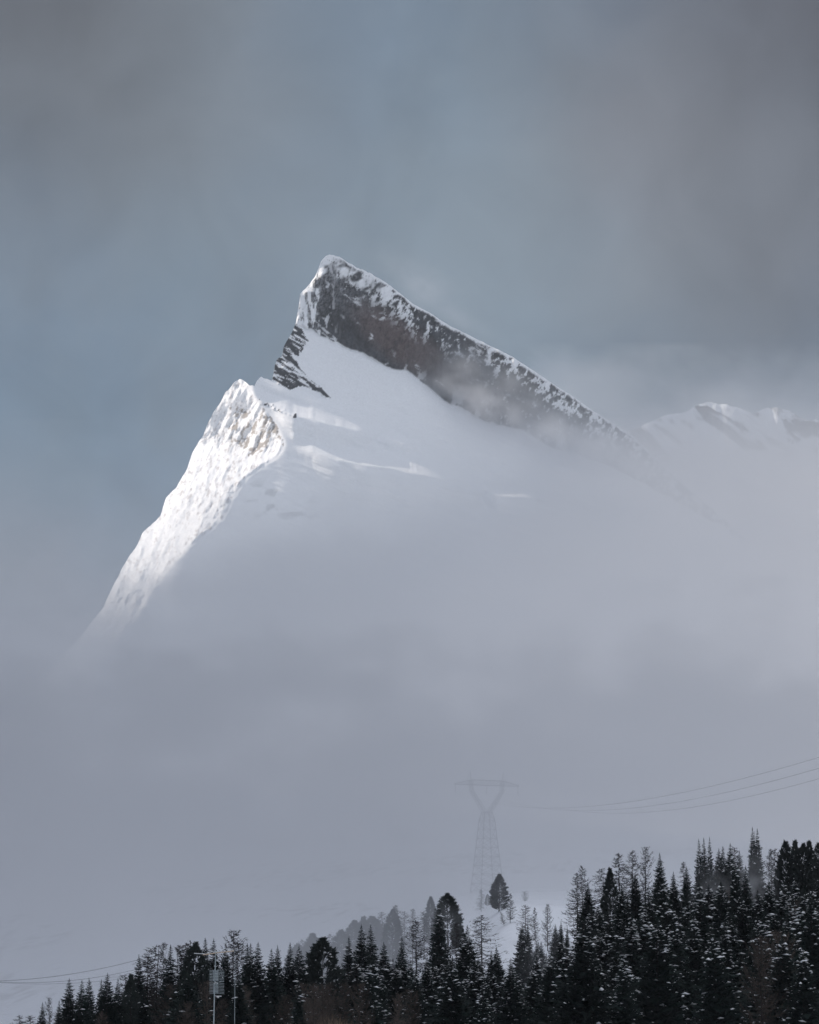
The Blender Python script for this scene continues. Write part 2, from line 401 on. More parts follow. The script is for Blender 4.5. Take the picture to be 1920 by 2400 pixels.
# ------------------------------------------------------------------ tree meshes (unit height)
def tri_add(V, T, a, b, c):
    n = len(V); V += [a, b, c]; T.append((n, n + 1, n + 2))
def trunk_mesh(name, r, bend=0, top=.97, twin=False):
    m = MB(); n = 8; pr = None
    for i in range(n + 1):
        t = i / n; p = (bend * t * t, bend * .3 * t, -.02 + (top + .02) * t)
        if pr: m.tube(pr, p, r * (1 - .9 * (i - 1) / n), r * (1 - .9 * i / n), 6)
        pr = p
    return mesh(name, m.v, m.f, M_BARK, link=False)
def spruce(seed, rad=.16, tops=((0, 0, 1.0),), droop=.35, base=.06, dens=1.0):
    r = random.Random(seed); V = []; T = []; tips = []
    for (ox, oy, H) in tops:
        z = base; k = 0
        while z < H - .004:
            u = (z - base) / (H - base)
            prof = rad * (1 - u) ** .92 * (1.0 if len(tops) == 1 else .78) + .004
            nb = max(6, int(11 * dens * (1 - u * .45)))
            off = r.random() * 6.28
            tier = r.uniform(.82, 1.12)
            for j in range(nb):
                a = off + 6.283 * j / nb + r.uniform(-.3, .3)
                L = prof * tier * r.uniform(.62, 1.12)
                if r.random() < .06: L *= 1.25
                ca, sa = math.cos(a), math.sin(a); zz = z + r.uniform(-.008, .008)
                dr = droop * (1 - u * .9) + r.uniform(-.06, .06)
                def P(t, side=0, dn=0):
                    return (ox + ca * L * t - sa * side, oy + sa * L * t + ca * side, zz - L * dr * math.sin(t * 2.2) * .9 + .22 * L * t * t * (.4 + u) - dn)
                ns = 5 if L > .05 else 3
                w0 = min(L * .42, .042) * r.uniform(.8, 1.2)
                for q in range(ns):
                    t0 = .12 + .8 * q / ns; t1 = t0 + .9 / ns; w = w0 * (1.05 - .72 * t0)
                    for sd in (-1, 1):
                        ww = w * r.uniform(.6, 1.35)
                        tri_add(V, T, P(t0, 0), P(min(t1, 1)), P(t0 + .65 / ns * r.uniform(.8, 1.8), sd * ww, ww * r.uniform(.2, .95)))
                    hh = w * r.uniform(.35, 1.0)
                    tri_add(V, T, P(t0), P(min(t1, 1)), P(t0 + .3 / ns, r.uniform(-.3, .3) * w, hh))
                tips.append((ca, sa, L, zz, dr, u, ox, oy))
            for q in range(int(10 * (1 - u)) + 3):
                a = r.random() * 6.283; rr = prof * .6 * r.random() ** .6; s = .030 * (1.05 - u)
                b = np.array([ox + math.cos(a) * rr, oy + math.sin(a) * rr, z])
                tri_add(V, T, tuple(b + [r.gauss(0, s), r.gauss(0, s), s]), tuple(b + [r.gauss(0, s), r.gauss(0, s), -s]), tuple(b + [r.gauss(0, s), r.gauss(0, s), r.gauss(0, s)]))
            z += (.0155 + .006 * r.random()) * (1.15 - .45 * u) / dens ** .5
            k += 1
        tri_add(V, T, (ox - .0035, oy, H - .035), (ox + .0035, oy, H - .035), (ox, oy, H + .006))
        tri_add(V, T, (ox, oy - .0035, H - .035), (ox, oy + .0035, H - .035), (ox, oy, H + .006))
    return V, T, tips
def snow_clumps(tips, n, seed, hi=.93, lo=.0, size=1.0):
    r = random.Random(seed); V = []; T = []
    tt = [t for t in tips if lo <= t[5] < hi]
    cl = [(r.random(), r.random() * 6.28) for _ in range(7)]
    for _ in range(n):
        ca, sa, L, zz, dr, u, ox, oy = r.choice(tt)
        if r.random() < .5:                                 # clusters of loaded boughs
            cu, ca_ = r.choice(cl)
            if abs(cu - u) > .12: continue
        t = r.uniform(.55, 1.0)
        c = np.array([ox + ca * L * t, oy + sa * L * t, zz - L * dr * math.sin(t * 2.2) * .9 + .22 * L * t * t * (.4 + u) + .004])
        s = size * .95 * r.choice((.45, .6, .6, .8, 1.0, 1.6)); l = .0135 * s * r.uniform(.7, 1.8); w = .0085 * s; h = .0055 * s * r.uniform(.6, 1.4)
        a = r.random() * 3.14; d = np.array([math.cos(a), math.sin(a), r.uniform(-.5, .3)]); e = np.array([-math.sin(a), math.cos(a), r.uniform(-.4, .4)])
        b = len(V)
        for k in range(5):
            q = 6.283 * k / 5; rr = r.uniform(.6, 1.2)
            V.append(tuple(c + d * l * math.cos(q) * rr + e * w * math.sin(q) * rr - np.array([0, 0, h * .4])))
        V.append(tuple(c + np.array([0, 0, h]))); V.append(tuple(c - np.array([0, 0, h * .8])))
        for k in range(5):
            T.append((b + k, b + (k + 1) % 5, b + 5)); T.append((b + (k + 1) % 5, b + k, b + 6))
    return V, T
def stone_pine(seed, rad=.26, base=.10, sharp=.6, comb=False):
    r = random.Random(seed); V = []; T = []; tips = []
    for k in range(520):
        u = r.random() ** .9; z = base + (1 - base) * u
        prof = rad * (math.sin(math.pi * min(1, (u * .80 + .2))) ** sharp if u < .98 else .18) * (1 - .25 * u) * r.uniform(.8, 1.05)
        if u > .9: prof *= (1 - u) / .1 * .75 + .25
        a = r.random() * 6.283; rr = prof * r.uniform(.62, 1.0) ** .6
        c = np.array([math.cos(a) * rr, math.sin(a) * rr, z])
        for q in range(11):
            d = np.array([math.cos(a) * .9 + r.gauss(0, .7), math.sin(a) * .9 + r.gauss(0, .7), .75 + r.gauss(0, .55)]); d /= np.linalg.norm(d)
            s = .036 * r.uniform(.5, 1.15); e = np.cross(d, [r.gauss(0, 1), r.gauss(0, 1), r.gauss(0, 1)]); e /= np.linalg.norm(e) + 1e-6
            b = c + np.array([r.gauss(0, .008), r.gauss(0, .008), r.gauss(0, .008)])
            tri_add(V, T, tuple(b - e * s * .22), tuple(b + e * s * .22), tuple(b + d * s))
        # inner limb mass
        tri_add(V, T, tuple(c * [.25, .25, 1] - [0, 0, .05]), tuple(c + [.01, 0, -.02]), tuple(c + [-.008, .008, .012]))
        tips.append((math.cos(a), math.sin(a), rr * 1.2, z + .02, 0, u, 0, 0))
    for (dx, dz) in ((0, 0), (.02, -.02), (-.02, -.015)):
        for q in range(14):
            d = np.array([r.gauss(0, .35), r.gauss(0, .35), 1.]); d /= np.linalg.norm(d); s = .035
            b = np.array([dx, r.gauss(0, .01), .97 + dz]); e = np.cross(d, [r.gauss(0, 1), r.gauss(0, 1), 0]); e /= np.linalg.norm(e) + 1e-6
            tri_add(V, T, tuple(b - e * .007), tuple(b + e * .007), tuple(b + d * s))
    return V, T, tips
def larch(seed, rad=.2, base=.12, up=.25, n=150, twigs=20, fine=1.0, crown=.7):
    r = random.Random(seed); V = []; T = []
    def stick(p, q, w):
        p = np.array(p); q = np.array(q); d = q - p; e = np.cross(d, [r.gauss(0, 1), r.gauss(0, 1), r.gauss(0, 1)]); e /= np.linalg.norm(e) + 1e-9
        tri_add(V, T, tuple(p - e * w), tuple(p + e * w), tuple(q))
    for k in range(n):
        u = (k + r.random()) / n; z = base + (1 - base) * u
        L = rad * ((1 - u) ** crown) * r.uniform(.45, 1.15) + .012
        if u < .25: L *= r.uniform(.4, 1.0)
        a = r.random() * 6.283; ca, sa = math.cos(a), math.sin(a); rise = up * r.uniform(.2, 1.5) + .5 * u * up
        def P(t): return np.array([ca * L * t, sa * L * t, z - .25 * L * math.sin(t * 2.4) + rise * L * t * t])
        pts = [P(t) for t in (0, .35, .7, 1)]
        for i in range(3): stick(pts[i], pts[i + 1] + (pts[i + 1] - pts[i]) * .15, .0030 * (1.3 - i * .3))
        for q in range(int(twigs * (.5 + .5 * L / rad))):
            t = r.uniform(.15, 1); p = P(t); l = (.018 + .030 * r.random()) * (1.1 - .5 * u)
            d = np.array([ca * .5 + r.gauss(0, .8), sa * .5 + r.gauss(0, .8), r.gauss(.05, .55)]); d /= np.linalg.norm(d)
            stick(p, p + d * l, .0025 * fine)
    for q in range(20):
        z = r.uniform(.93, 1.0); d = np.array([r.gauss(0, .6), r.gauss(0, .6), 1.]); d /= np.linalg.norm(d)
        stick((0, 0, z), np.array([0, 0, z]) + d * .02, .001)
    return V, T, []
def bush(seed, n=700, w=.5, thick=.004):
    r = random.Random(seed); V = []; T = []
    for k in range(n):
        a = r.random() * 6.283; rr = w * math.sqrt(r.random()) * .55; u = r.random()
        p = np.array([math.cos(a) * rr * (.3 + u * .8), math.sin(a) * rr * (.3 + u * .8), u * .8 * (1 - .4 * (rr / w) ** 2)])
        d = np.array([math.cos(a) * .35 + r.gauss(0, .35), math.sin(a) * .35 + r.gauss(0, .35), 1 + r.gauss(0, .3)]); d /= np.linalg.norm(d)
        l = r.uniform(.08, .24); e = np.cross(d, [r.gauss(0, 1), r.gauss(0, 1), 0]); e /= np.linalg.norm(e) + 1e-6
        tri_add(V, T, tuple(p - e * thick), tuple(p + e * thick), tuple(p + d * l))
    return V, T, []
def crown_mesh(name, vt, m):
    return mesh(name, np.array(vt[0]), np.array(vt[1]), m, link=False)

LIB = {}
def lib(kind, builder, m, nvar, trunk_r, snow_n=(), bend=0, ttop=.96):
    out = []
    for i in range(nvar):
        b = builder(i)
        d = dict(crown=crown_mesh('crown', b, m), trunk=trunk_mesh('trunk', trunk_r, bend * ((i % 3) - 1), ttop))
        d['snow'] = {}
        for key, n in snow_n:
            if n and b[2]:
                s = snow_clumps(b[2], n, 100 + i); d['snow'][key] = crown_mesh('snow_clumps', s, M_SNOWT)
        out.append(d)
    LIB[kind] = out
SN = (('few', 40), ('some', 110), ('many', 230))
lib('spruce', lambda i: spruce(i, rad=(.195, .215, .235, .185, .245, .205)[i], droop=(.3, .4, .35, .45, .25, .38)[i]), M_SPRUCE, 6, .010, SN)
lib('narrow', lambda i: spruce(20 + i, rad=.15, droop=.5), M_SPRUCE, 3, .009, SN)
lib('three', lambda i: spruce(40, rad=.17, tops=((-.052, 0, .985), (0, .02, .995), (.052, -.01, 1.0)), droop=.35), M_SPRUCE, 1, .012, SN)
lib('twin', lambda i: spruce(41 + i, rad=(.24, .19)[i], tops=((-.02, 0, 1.0), (.024, .01, .985)), droop=.3, dens=1.2), M_SPRUCE, 2, .013, SN)
lib('pine', lambda i: stone_pine(60 + i, rad=(.24, .20, .27, .22)[i], sharp=(.6, .8, .5, 1.0)[i]), M_PINE, 4, .014, SN, ttop=.9)
lib('larch', lambda i: larch(80 + i, rad=(.26, .21, .30, .19, .25)[i], up=(.2, .35, .1, .5, .25)[i], crown=(.7, .8, .6, .7, .5)[i]), M_LARCH, 5, .0085, bend=.02, ttop=.99)
lib('larchdense', lambda i: larch(90 + i, rad=(.26, .22)[i], up=.5, n=170, twigs=20, crown=.55), M_LARCH, 2, .010, bend=.01, ttop=.97)
lib('brown', lambda i: larch(100 + i, rad=(.24, .20, .28)[i], up=.8, n=170, twigs=22, fine=1.1, crown=.45, base=.05), M_BROWN, 3, .008, bend=.02, ttop=.95)
lib('bush', lambda i: bush(120 + i), M_BROWN, 2, .012, ttop=.4)
lib('goldbush', lambda i: bush(130 + i, n=420, thick=.0035), M_GOLD, 2, .010, ttop=.4)
lib('darkbush', lambda i: larch(140 + i, rad=.62, base=.0, up=.7, n=130, twigs=26, fine=3.0, crown=.35), M_PINE, 2, .02, ttop=.4)

INFO = {   # kind: (object name, category)
 'spruce': ('spruce_tree', 'spruce'), 'narrow': ('spruce_tree', 'spruce'), 'three': ('spruce_tree', 'spruce'), 'twin': ('spruce_tree', 'spruce'),
 'pine': ('pine_tree', 'pine tree'), 'larch': ('larch_tree', 'larch'), 'larchdense': ('larch_tree', 'larch'), 'brown': ('bare_tree', 'bare tree'),
 'bush': ('bare_bush', 'bush'), 'goldbush': ('bare_bush', 'bush'), 'darkbush': ('shrub', 'shrub')}
cnt = 0
def plant(kind, x, y, h, label, group=None, snow=None, wide=1.0, lean=0.0):
    global cnt; cnt += 1
    if kind in ('spruce', 'narrow', 'larch'): wide *= 1.38 if kind != 'spruce' else 1.32
    nm, cat = INFO[kind]; L = LIB[kind]; d = L[cnt * 7 % len(L)]
    z = float(ground(x, y)) - .15
    e = bpy.data.objects.new(nm, None); C.objects.link(e)
    e.location = (x, y, z); e.scale = (h * wide, h * wide, h); e.rotation_euler = (random.uniform(-.015, .015), lean + random.uniform(-.015, .015), random.random() * 6.28 if kind not in ('three', 'twin') else random.uniform(-.2, .2))
    if lean: e.rotation_euler = (0, lean, 0)
    tag(e, label, cat, group)
    t = bpy.data.objects.new('trunk', d['trunk']); C.objects.link(t); t.parent = e
    c = bpy.data.objects.new('crown', d['crown']); C.objects.link(c); c.parent = e
    if snow and snow in d['snow']:
        s = bpy.data.objects.new('snow_clumps', d['snow'][snow]); C.objects.link(s); s.parent = e
    return e
def plant_px(kind, px, py, Y, label, snow=None, wide=1.0, lean=0.0, h=None, group=None):
    """top of the tree at photo pixel px,py, at distance Y; it stands on the ground there"""
    x, y, z = at(px, py, Y); g = float(ground(x, y))
    hh = z - g if h is None else h
    if h is not None:       # pick the distance along the ray where a tree of this height stands on the ground
        pass
    return plant(kind, x, Y, max(hh, 1.2), label, group, snow, wide, lean)

S_, N_, P_, L_, B_ = 'spruce', 'narrow', 'pine', 'larch', 'brown'
T = [
 (L_, 45, 2378, 600, 'tiny bare larch top poking up nearest the left edge of the forest', None, 1.2),
 (L_, 73, 2379, 600, 'low bushy bare larch top just left of the lowest spruce', None, 1.6),
 (S_, 100, 2347, 600, 'leftmost dark spruce, lowest on the descending treeline', 'few', 1),
 ('larchdense', 118, 2337, 610, 'grey bare larch squeezed between the two leftmost spruces', None, .6),
 (S_, 138, 2343, 595, 'short spruce at the left foot of the tall comb-edged spruce', 'few', 1),
 (S_, 161, 2290, 600, 'tall comb-edged spruce standing forward of a gap at far left', 'few', 1.1),
 (S_, 193, 2294, 600, 'left one of the close spruce pair under the sagging wires', 'few', 1),
 (S_, 212, 2290, 605, 'right one of the close spruce pair under the sagging wires', 'few', .9),
 (N_, 239, 2293, 600, 'slim spruce touching the left side of the wire-crossed spruce', 'few', 1),
 (S_, 251, 2278, 598, 'pointed spruce whose tip crosses the lower sagging wire', 'few', .95),
 (S_, 276, 2291, 600, 'spruce with snowy right boughs before the forest thickens', 'few', .85),
 (L_, 297, 2283, 612, 'thin bare larch tip right of the snowy-boughed left spruce', None, .9),
 (P_, 306, 2285, 600, 'dark open-topped pine at the left end of the dense wood', 'few', .8),
 (S_, 325, 2235, 615, 'spruce where the upper left wire meets the trees', 'few', .8),
 (L_, 344, 2238, 615, 'bare larch between the wire-end spruce and a taller larch', None, 1),
 (L_, 365, 2216, 615, 'wide airy larch on the first hump of the treeline', None, 1.15),
 ('larchdense', 385, 2209, 618, 'dense larch with ragged crown leaning on a dark spruce', None, .7),
 (N_, 397, 2212, 612, 'narrow black spruce backed by a dense ragged larch', 'few', 1.2),
 (L_, 422, 2216, 615, 'leftmost of four thin larches left of the aerial', None, 1),
 (L_, 438, 2210, 618, 'second of four thin larches left of the aerial', None, .8),
 (L_, 449, 2205, 615, 'tallest of the thin larches left of the aerial', None, .8),
 (P_, 459, 2212, 612, 'fork-topped dark pine just left of the aerial boom', 'some', .75),
 (S_, 484, 2196, 615, 'spruce top rising behind the left half of the aerial boom', 'some', 1),
 (S_, 501, 2197, 615, 'spruce top right above the aerial mast', 'some', .95),
 (S_, 529, 2207, 612, 'small spruce at the left foot of the broad grey larch', 'some', .8),
 ('larchdense', 545, 2180, 620, 'broad grey fan-shaped larch, highest tree on the left wood', None, 1.1),
 (L_, 561, 2203, 618, 'thin larch tip on the right flank of the broad grey larch', None, .8),
 (N_, 577, 2208, 612, 'left one of three slender spruces right of the broad larch', 'some', 1.1),
 (N_, 588, 2209, 615, 'middle one of three slender spruces right of the broad larch', 'some', 1.1),
 (S_, 601, 2205, 612, 'right one of three slender spruces, widest with stepped boughs', 'some', 1),
 (S_, 636, 2221, 620, 'dim spruce right of the notch in the left treeline', 'few', 1),
 (S_, 648, 2213, 625, 'small spruce left of the perfect cross-armed spruce', 'some', .8),
 (S_, 677, 2207, 625, 'symmetrical cross-armed spruce left of the grey rounded pine', 'some', .95),
 (S_, 704, 2215, 630, 'spruce directly in front of the grey rounded pine', 'some', 1),
 (P_, 732, 2189, 1040, 'fog-grey pine with a smooth rounded top', None, 1.5),
 (P_, 697, 2213, 1040, 'low fog-grey pine left of the rounded one', None, 1.4),
 (L_, 708, 2201, 1060, 'faint wispy larch left of the grey rounded pine', None, 1),
 (P_, 757, 2201, 640, 'broad black pine with a flat dome between two fogged pines', 'some', 1),
 (L_, 777, 2189, 1050, 'faint larch twigs behind the broad black pine', None, 1.3),
 (P_, 801, 2180, 1050, 'fog-grey pointed pine leaning in front of the misty slope', None, 1.3),
 (S_, 819, 2193, 680, 'stocky black spruce left of the two black spires', 'some', 1),
 (S_, 850, 2164, 690, 'left and wider of the two black spires before grey pines', 'some', 1),
 (N_, 870, 2165, 695, 'right and slimmer of the two black spires before grey pines', 'some', 1.2),
 (P_, 834, 2158, 1060, 'misty pine behind the left black spire', None, 1.3),
 (P_, 853, 2149, 1070, 'misty jagged pine topping the cluster behind the black spires', None, 1.2),
 (P_, 872, 2149, 1070, 'misty flat-topped pine behind the right black spire', None, 1.4),
 (L_, 896, 2137, 1060, 'misty bare larch left of the tall grey column pine', None, 1.4),
 (P_, 920, 2132, 1000, 'tall grey column-shaped pine veiled by thin fog', None, .9),
 (L_, 928, 2122, 1005, 'feathery larch tip behind the tall grey column pine', None, 1),
 (S_, 902, 2206, 690, 'black spruce below the tall grey column pine', 'many', 1),
 (S_, 944, 2193, 690, 'black spruce right below the thin misty poles', 'many', .95),
 (L_, 947, 2135, 985, 'slender misty larch pole right of the grey column pine', None, .8),
 (L_, 967, 2129, 985, 'misty larch with short side twigs in mid wood', None, 1),
 (L_, 978, 2157, 800, 'dark many-branched larch in front of the misty larch', None, 1.1),
 (P_, 1011, 2103, 1010, 'fog-grey narrow pine behind the tall spruce with full skirt', None, .95),
 (L_, 994, 2135, 960, 'see-through larch left of the tall full-skirted spruce', None, 1.1),
 (S_, 1029, 2115, 800, 'tall full-skirted dark spruce left of the snowfield', 'some', .95),
 (P_, 1050, 2095, 900, 'grey-green pine with drooping comb boughs on the snow crest', None, 1.2),
 (L_, 1068, 2162, 790, 'lollipop-thin larch standing against the snowfield', None, .8),
 (S_, 1087, 2173, 720, 'shorter left tip beside the black spruce before the snowfield', 'many', .9),
 (S_, 1098, 2167, 722, 'black spruce heavy with snow specks left of the lone larch', 'many', 1.1),
 (L_, 1130, 2144, 800, 'lone larch with wide lower boughs in the middle of the snowfield', None, 1.3),
 (N_, 1150, 2226, 700, 'small spruce tip at the foot of the snowfield', 'some', 1.2),
 (S_, 1165, 2218, 700, 'spruce with upswept right boughs at the foot of the snowfield', 'some', 1),
 (S_, 1222, 2162, 740, 'spruce edging the right side of the snowfield', 'many', 1),
 (S_, 1238, 2165, 745, 'spruce behind the one edging the snowfield on the right', 'some', .9),
 (L_, 1231, 2120, 860, 'larch with drooping wide crown right of the snowfield', None, 1.2),
 (L_, 1254, 2126, 850, 'thin upright larch beside the wide drooping one', None, .8),
 ('larchdense', 1283, 2118, 800, 'double-stemmed fan larch standing alone right of the knoll', None, .95),
 (S_, 1303, 2164, 722, 'low spruce tip under the fan larch', 'some', .8),
 (S_, 1314, 2157, 735, 'low spruce tip in the dip before the right wood', 'some', .8),
 (N_, 1328, 2168, 715, 'low spruce tip left of the leafless corner larch', 'some', .8),
 (L_, 1353, 2045, 780, 'tall corner larch with long boughs on its left only', None, 1.1),
 (L_, 1367, 2029, 785, 'larch rising behind the tall corner larch', None, .8),
 (N_, 1377, 2066, 760, 'dark blunt spruce right of the corner larch', 'few', 1.4),
 (L_, 1413, 2034, 770, 'bare larch with upcurved twigs left of the black dome pine', None, 1.1),
 (P_, 1431, 2035, 755, 'black blunt pine between bare larches', 'few', .75),
 (L_, 1452, 1999, 765, 'left one of the three tall larches on the right wood', None, 1.15),
 (L_, 1480, 1994, 768, 'middle one of the three tall larches on the right wood', None, 1),
 ('larchdense', 1511, 1984, 765, 'widest of the three tall larches, touching the neat spruce', None, .85),
 (S_, 1459, 2072, 735, 'dark spruce below the left tall larch', 'few', 1),
 (S_, 1488, 2042, 740, 'dark spruce between the middle and widest larch', 'few', .8),
 (S_, 1548, 1997, 760, 'neat symmetrical spruce beside the widest larch', 'few', .9),
 (S_, 1579, 2040, 750, 'small neat spruce in the gap before the three-topped tree', 'few', .85),
 (L_, 1600, 2019, 758, 'wispy larch tip left of the three-topped spruce', None, .8),
 (S_, 1609, 2029, 750, 'small spruce close left of the three-topped spruce', 'few', .8),
 ('three', 1651, 1960, 750, 'three-topped spruce with blunt clumpy tips', 'few', 1),
 (S_, 1684, 1987, 760, 'left half of the small pair right of the three-topped spruce', 'few', .8),
 (N_, 1693, 1981, 762, 'right half of the small pair right of the three-topped spruce', 'few', 1),
 (S_, 1711, 1974, 762, 'grey-green spruce midway between the two multi-topped ones', 'few', .9),
 (L_, 1722, 1984, 770, 'faint larch between the spruce and the twin-topped giant', None, .8),
 (N_, 1735, 1992, 765, 'small spike left of the twin-topped giant', 'few', 1),
 ('twin', 1769, 1936, 750, 'twin-topped giant spruce, highest tree in view', 'few', 1),
 (L_, 1806, 1990, 770, 'left one of two thin larches right of the twin-topped giant', None, .7),
 (L_, 1817, 1989, 768, 'right one of two thin larches right of the twin-topped giant', None, .8),
 (P_, 1839, 1974, 745, 'first blunt pine of the row toward the right edge', 'some', .68),
 (P_, 1862, 1972, 745, 'second blunt pine of the row toward the right edge', 'some', .68),
 (P_, 1881, 1980, 742, 'third and lowest pine of the row toward the right edge', 'some', .68),
 (P_, 1900, 1974, 742, 'fourth pine of the row toward the right edge', 'some', .68),
 (P_, 1918, 1978, 740, 'last pine of the row, cut by the right edge', 'some', .68),
 ('twin', 1722, 2009, 705, 'black broad spruce in front of the twin-topped giant', 'many', .85),
 (N_, 1745, 2027, 708, 'black slim spruce against the drifting mist', 'some', 1.1),
 (S_, 1641, 2067, 700, 'black spruce below the three-topped one', 'many', 1),
 (S_, 1800, 2062, 690, 'snow-specked spruce under the twin-topped giant on its right', 'many', 1),
]
for k, px, py, Y, lab, sn, w in T: plant_px(k, px, py, Y, lab, sn, w)
# trees on the snow knoll, with their feet in view
def stand(kind, px, py_top, py_base, label, wide=1, lean=0, snow=None, Ys=(700, 1400)):
    best = None
    for Y in np.arange(Ys[0], Ys[1], 2.0):
        x, y, z = at(px, py_base, Y); g = float(ground(x, Y))
        if g >= z: best = (x, Y); break
    if best is None: best = (at(px, py_base, 940)[0], 940)
    x, Y = best; h = at(px, py_top, Y)[2] - float(ground(x, Y))
    return plant(kind, x, Y, h, label, None, snow, wide, lean)
stand('larch', 1128, 2084, 2137, 'small larch at the left of the knoll group by the pylon', 1.2)
stand('pine', 1143, 2095, 2124, 'small pine tucked against the large egg-shaped pine', 1)
stand('pine', 1170, 2049, 2137, 'large egg-shaped pine on the knoll before the pylon', 1.5)
stand('larch', 1196, 2093, 2163, 'larch growing at the right skirt of the egg-shaped pine', 1.1)
stand('larch', 1182, 2136, 2171, 'little larch leaning left below the egg-shaped pine', 1.3, -.25)
stand('darkbush', 1231, 2089, 2113, 'low spiky shrub alone on the snow right of the pylon', .9)

# trees of the dense wood below the treeline
ENV = polyf([(0,2420),(100,2395),(160,2340),(250,2335),(330,2290),(400,2268),(500,2262),(640,2268),(750,2265),(850,2235),(950,2245),(1030,2232),(1100,2235),(1150,2262),(1195,2235),(1230,2205),
             (1330,2190),(1380,2115),(1450,2070),(1550,2058),(1650,2050),(1720,2040),(1850,2010),(1980,2000)])
ZONES = [
 (0, 330, 'dark spruce in the thin wood under the left wires', 'bare tree in the thin wood under the left wires'),
 (330, 480, 'dark spruce in the wood left of the aerial mast', 'brown bare tree in the wood left of the aerial mast'),
 (480, 640, 'dark spruce in the wood right of the aerial mast', 'brown bare tree in the wood right of the aerial mast'),
 (640, 800, 'snow-flecked spruce in the wood below the grey rounded pine', 'brown bare tree in the wood below the grey rounded pine'),
 (800, 960, 'snow-flecked spruce in the wood below the two black spires', 'brown bare tree in the wood below the two black spires'),
 (960, 1120, 'heavily snow-specked spruce below the tall full-skirted one', 'bare tree among the spruces below the full-skirted one'),
 (1120, 1340, 'snow-specked spruce in the hollow wood under the snowfield', 'bare tree in the hollow wood under the snowfield'),
 (1340, 1520, 'snow-specked spruce on the slope under the three tall larches', 'bare tree on the slope under the three tall larches'),
 (1520, 1700, 'snow-specked spruce on the slope under the three-topped one', 'bare tree on the slope under the three-topped spruce'),
 (1700, 1820, 'snow-specked spruce on the slope under the twin-topped giant', 'bare tree on the slope under the twin-topped giant'),
 (1820, 2100, 'snow-specked spruce under the pine row at the right edge', 'bare tree under the pine row at the right edge')]
pts = []
tries = 0
while len(pts) < 212 and tries < 60000:
    tries += 1
    Y = random.uniform(545, 735); px = random.uniform(60, 1965)
    if px > 1050 and random.random() > .85: pass
    if px < 320 and random.random() < .5: continue
    x = (px - 960) / F * Y
    if any((x - a) ** 2 + (Y - b) ** 2 < 5.5 ** 2 for a, b, *_ in pts): continue
    g = float(ground(x, Y)); h = random.uniform(15, 23)
    env = float(ENV(px)) + random.random() ** 2 * 60
    def top(h): return topix(x, Y, g + h)[1]
    while h > 7 and top(h) < env: h -= .5
    if h < 8.5: continue
    pts.append((x, Y, px, h))
for x, Y, px, h in pts:
    z = [q for q in ZONES if q[0] <= px < q[1]][0]
    pb = .10 if px < 330 else .42 if px < 960 else .05 if px < 1340 else .07
    if Y < 590 and px < 960: pb += .15
    if random.random() < pb:
        plant('brown', x, Y, h * .85, z[3], z[3].replace('bare tree', 'bare trees'), None, 1.15)
    else:
        sn = 'few' if px < 600 else ('some' if px < 760 else 'many')
        plant(random.choice((S_, S_, S_, N_)), x, Y, h, z[2], z[2].replace('spruce', 'spruces'), sn, 1.18)
for i, (px, py, Y, lab) in enumerate([(775, 2362, 545, 'pale golden leafless bush at the bottom under the wood, larger one'), (802, 2376, 544, 'pale golden leafless bush at the bottom, smaller right-hand one'),
        (338, 2385, 543, 'rusty leafless bush at the bottom left of the mast')]):
    plant_px('goldbush' if i < 2 else 'bush', px, py, Y, lab, None, .8)

# ------------------------------------------------------------------ pylon
def lattice(mb, A, B, nseg, r, rb):
    """A, B: four corners at bottom / top"""
    A = [np.array(p, float) for p in A]; B = [np.array(p, float) for p in B]
    for i in range(4): mb.tube(A[i], B[i], r, r, 4)
    ts = np.linspace(0, 1, nseg + 1)
    for k in range(nseg):
        a = [A[i] + (B[i] - A[i]) * ts[k] for i in range(4)]; b = [A[i] + (B[i] - A[i]) * ts[k + 1] for i in range(4)]
        for i in range(4):
            j = (i + 1) % 4
            mb.tube(a[i], b[j], rb, rb, 3); mb.tube(a[j], b[i], rb, rb, 3); mb.tube(b[i], b[j], rb, rb, 3)
def sq(cx, cz, hx, hy): return [(cx - hx, -hy, cz), (cx + hx, -hy, cz), (cx + hx, hy, cz), (cx - hx, hy, cz)]
PX0, PY0, PYL = 1142, 2092, 1480
bx, by, bz = at(PX0, PY0, PYL); gz = float(ground(bx, by))
pyl = bpy.data.objects.new('power_pylon', None); C.objects.link(pyl)
pyl.location = (bx, by, gz - .3); pyl.rotation_euler = (0, 0, R(24))
tag(pyl, 'lattice power pylon nearly lost in fog behind the knoll', 'pylon')
m = MB(); lattice(m, sq(0, 0, 5.4, 5.4), sq(0, 31, 2.6, 2.6), 8, .17, .095); lattice(m, sq(0, 31, 2.6, 2.6), sq(0, 34.5, 1.7, 1.7), 1, .17, .095); m.obj('tower_body', M_STEEL, pyl)
for sd in (-1, 1):
    m = MB(); lattice(m, sq(sd * .9, 34.2, .8, 1.5), sq(sd * 7.2, 43.5, .7, .8), 4, .065, .04); lattice(m, sq(sd * 7.2, 43.5, .7, .8), sq(sd * 7.6, 48.2, .6, .6), 2, .065, .04); m.obj('fork_arm', M_STEEL, pyl)
m = MB()
lattice(m, [(-15.5, -.2, 46.2), (-15.5, .2, 46.2), (-15.5, .2, 46.6), (-15.5, -.2, 46.6)], [(-7.6, -.8, 46.2), (-7.6, .8, 46.2), (-7.6, .8, 48.4), (-7.6, -.8, 48.4)], 5, .065, .04)
lattice(m, [(-7.6, -.8, 46.2), (-7.6, .8, 46.2), (-7.6, .8, 48.4), (-7.6, -.8, 48.4)], [(7.6, -.8, 46.2), (7.6, .8, 46.2), (7.6, .8, 48.4), (7.6, -.8, 48.4)], 8, .065, .04)
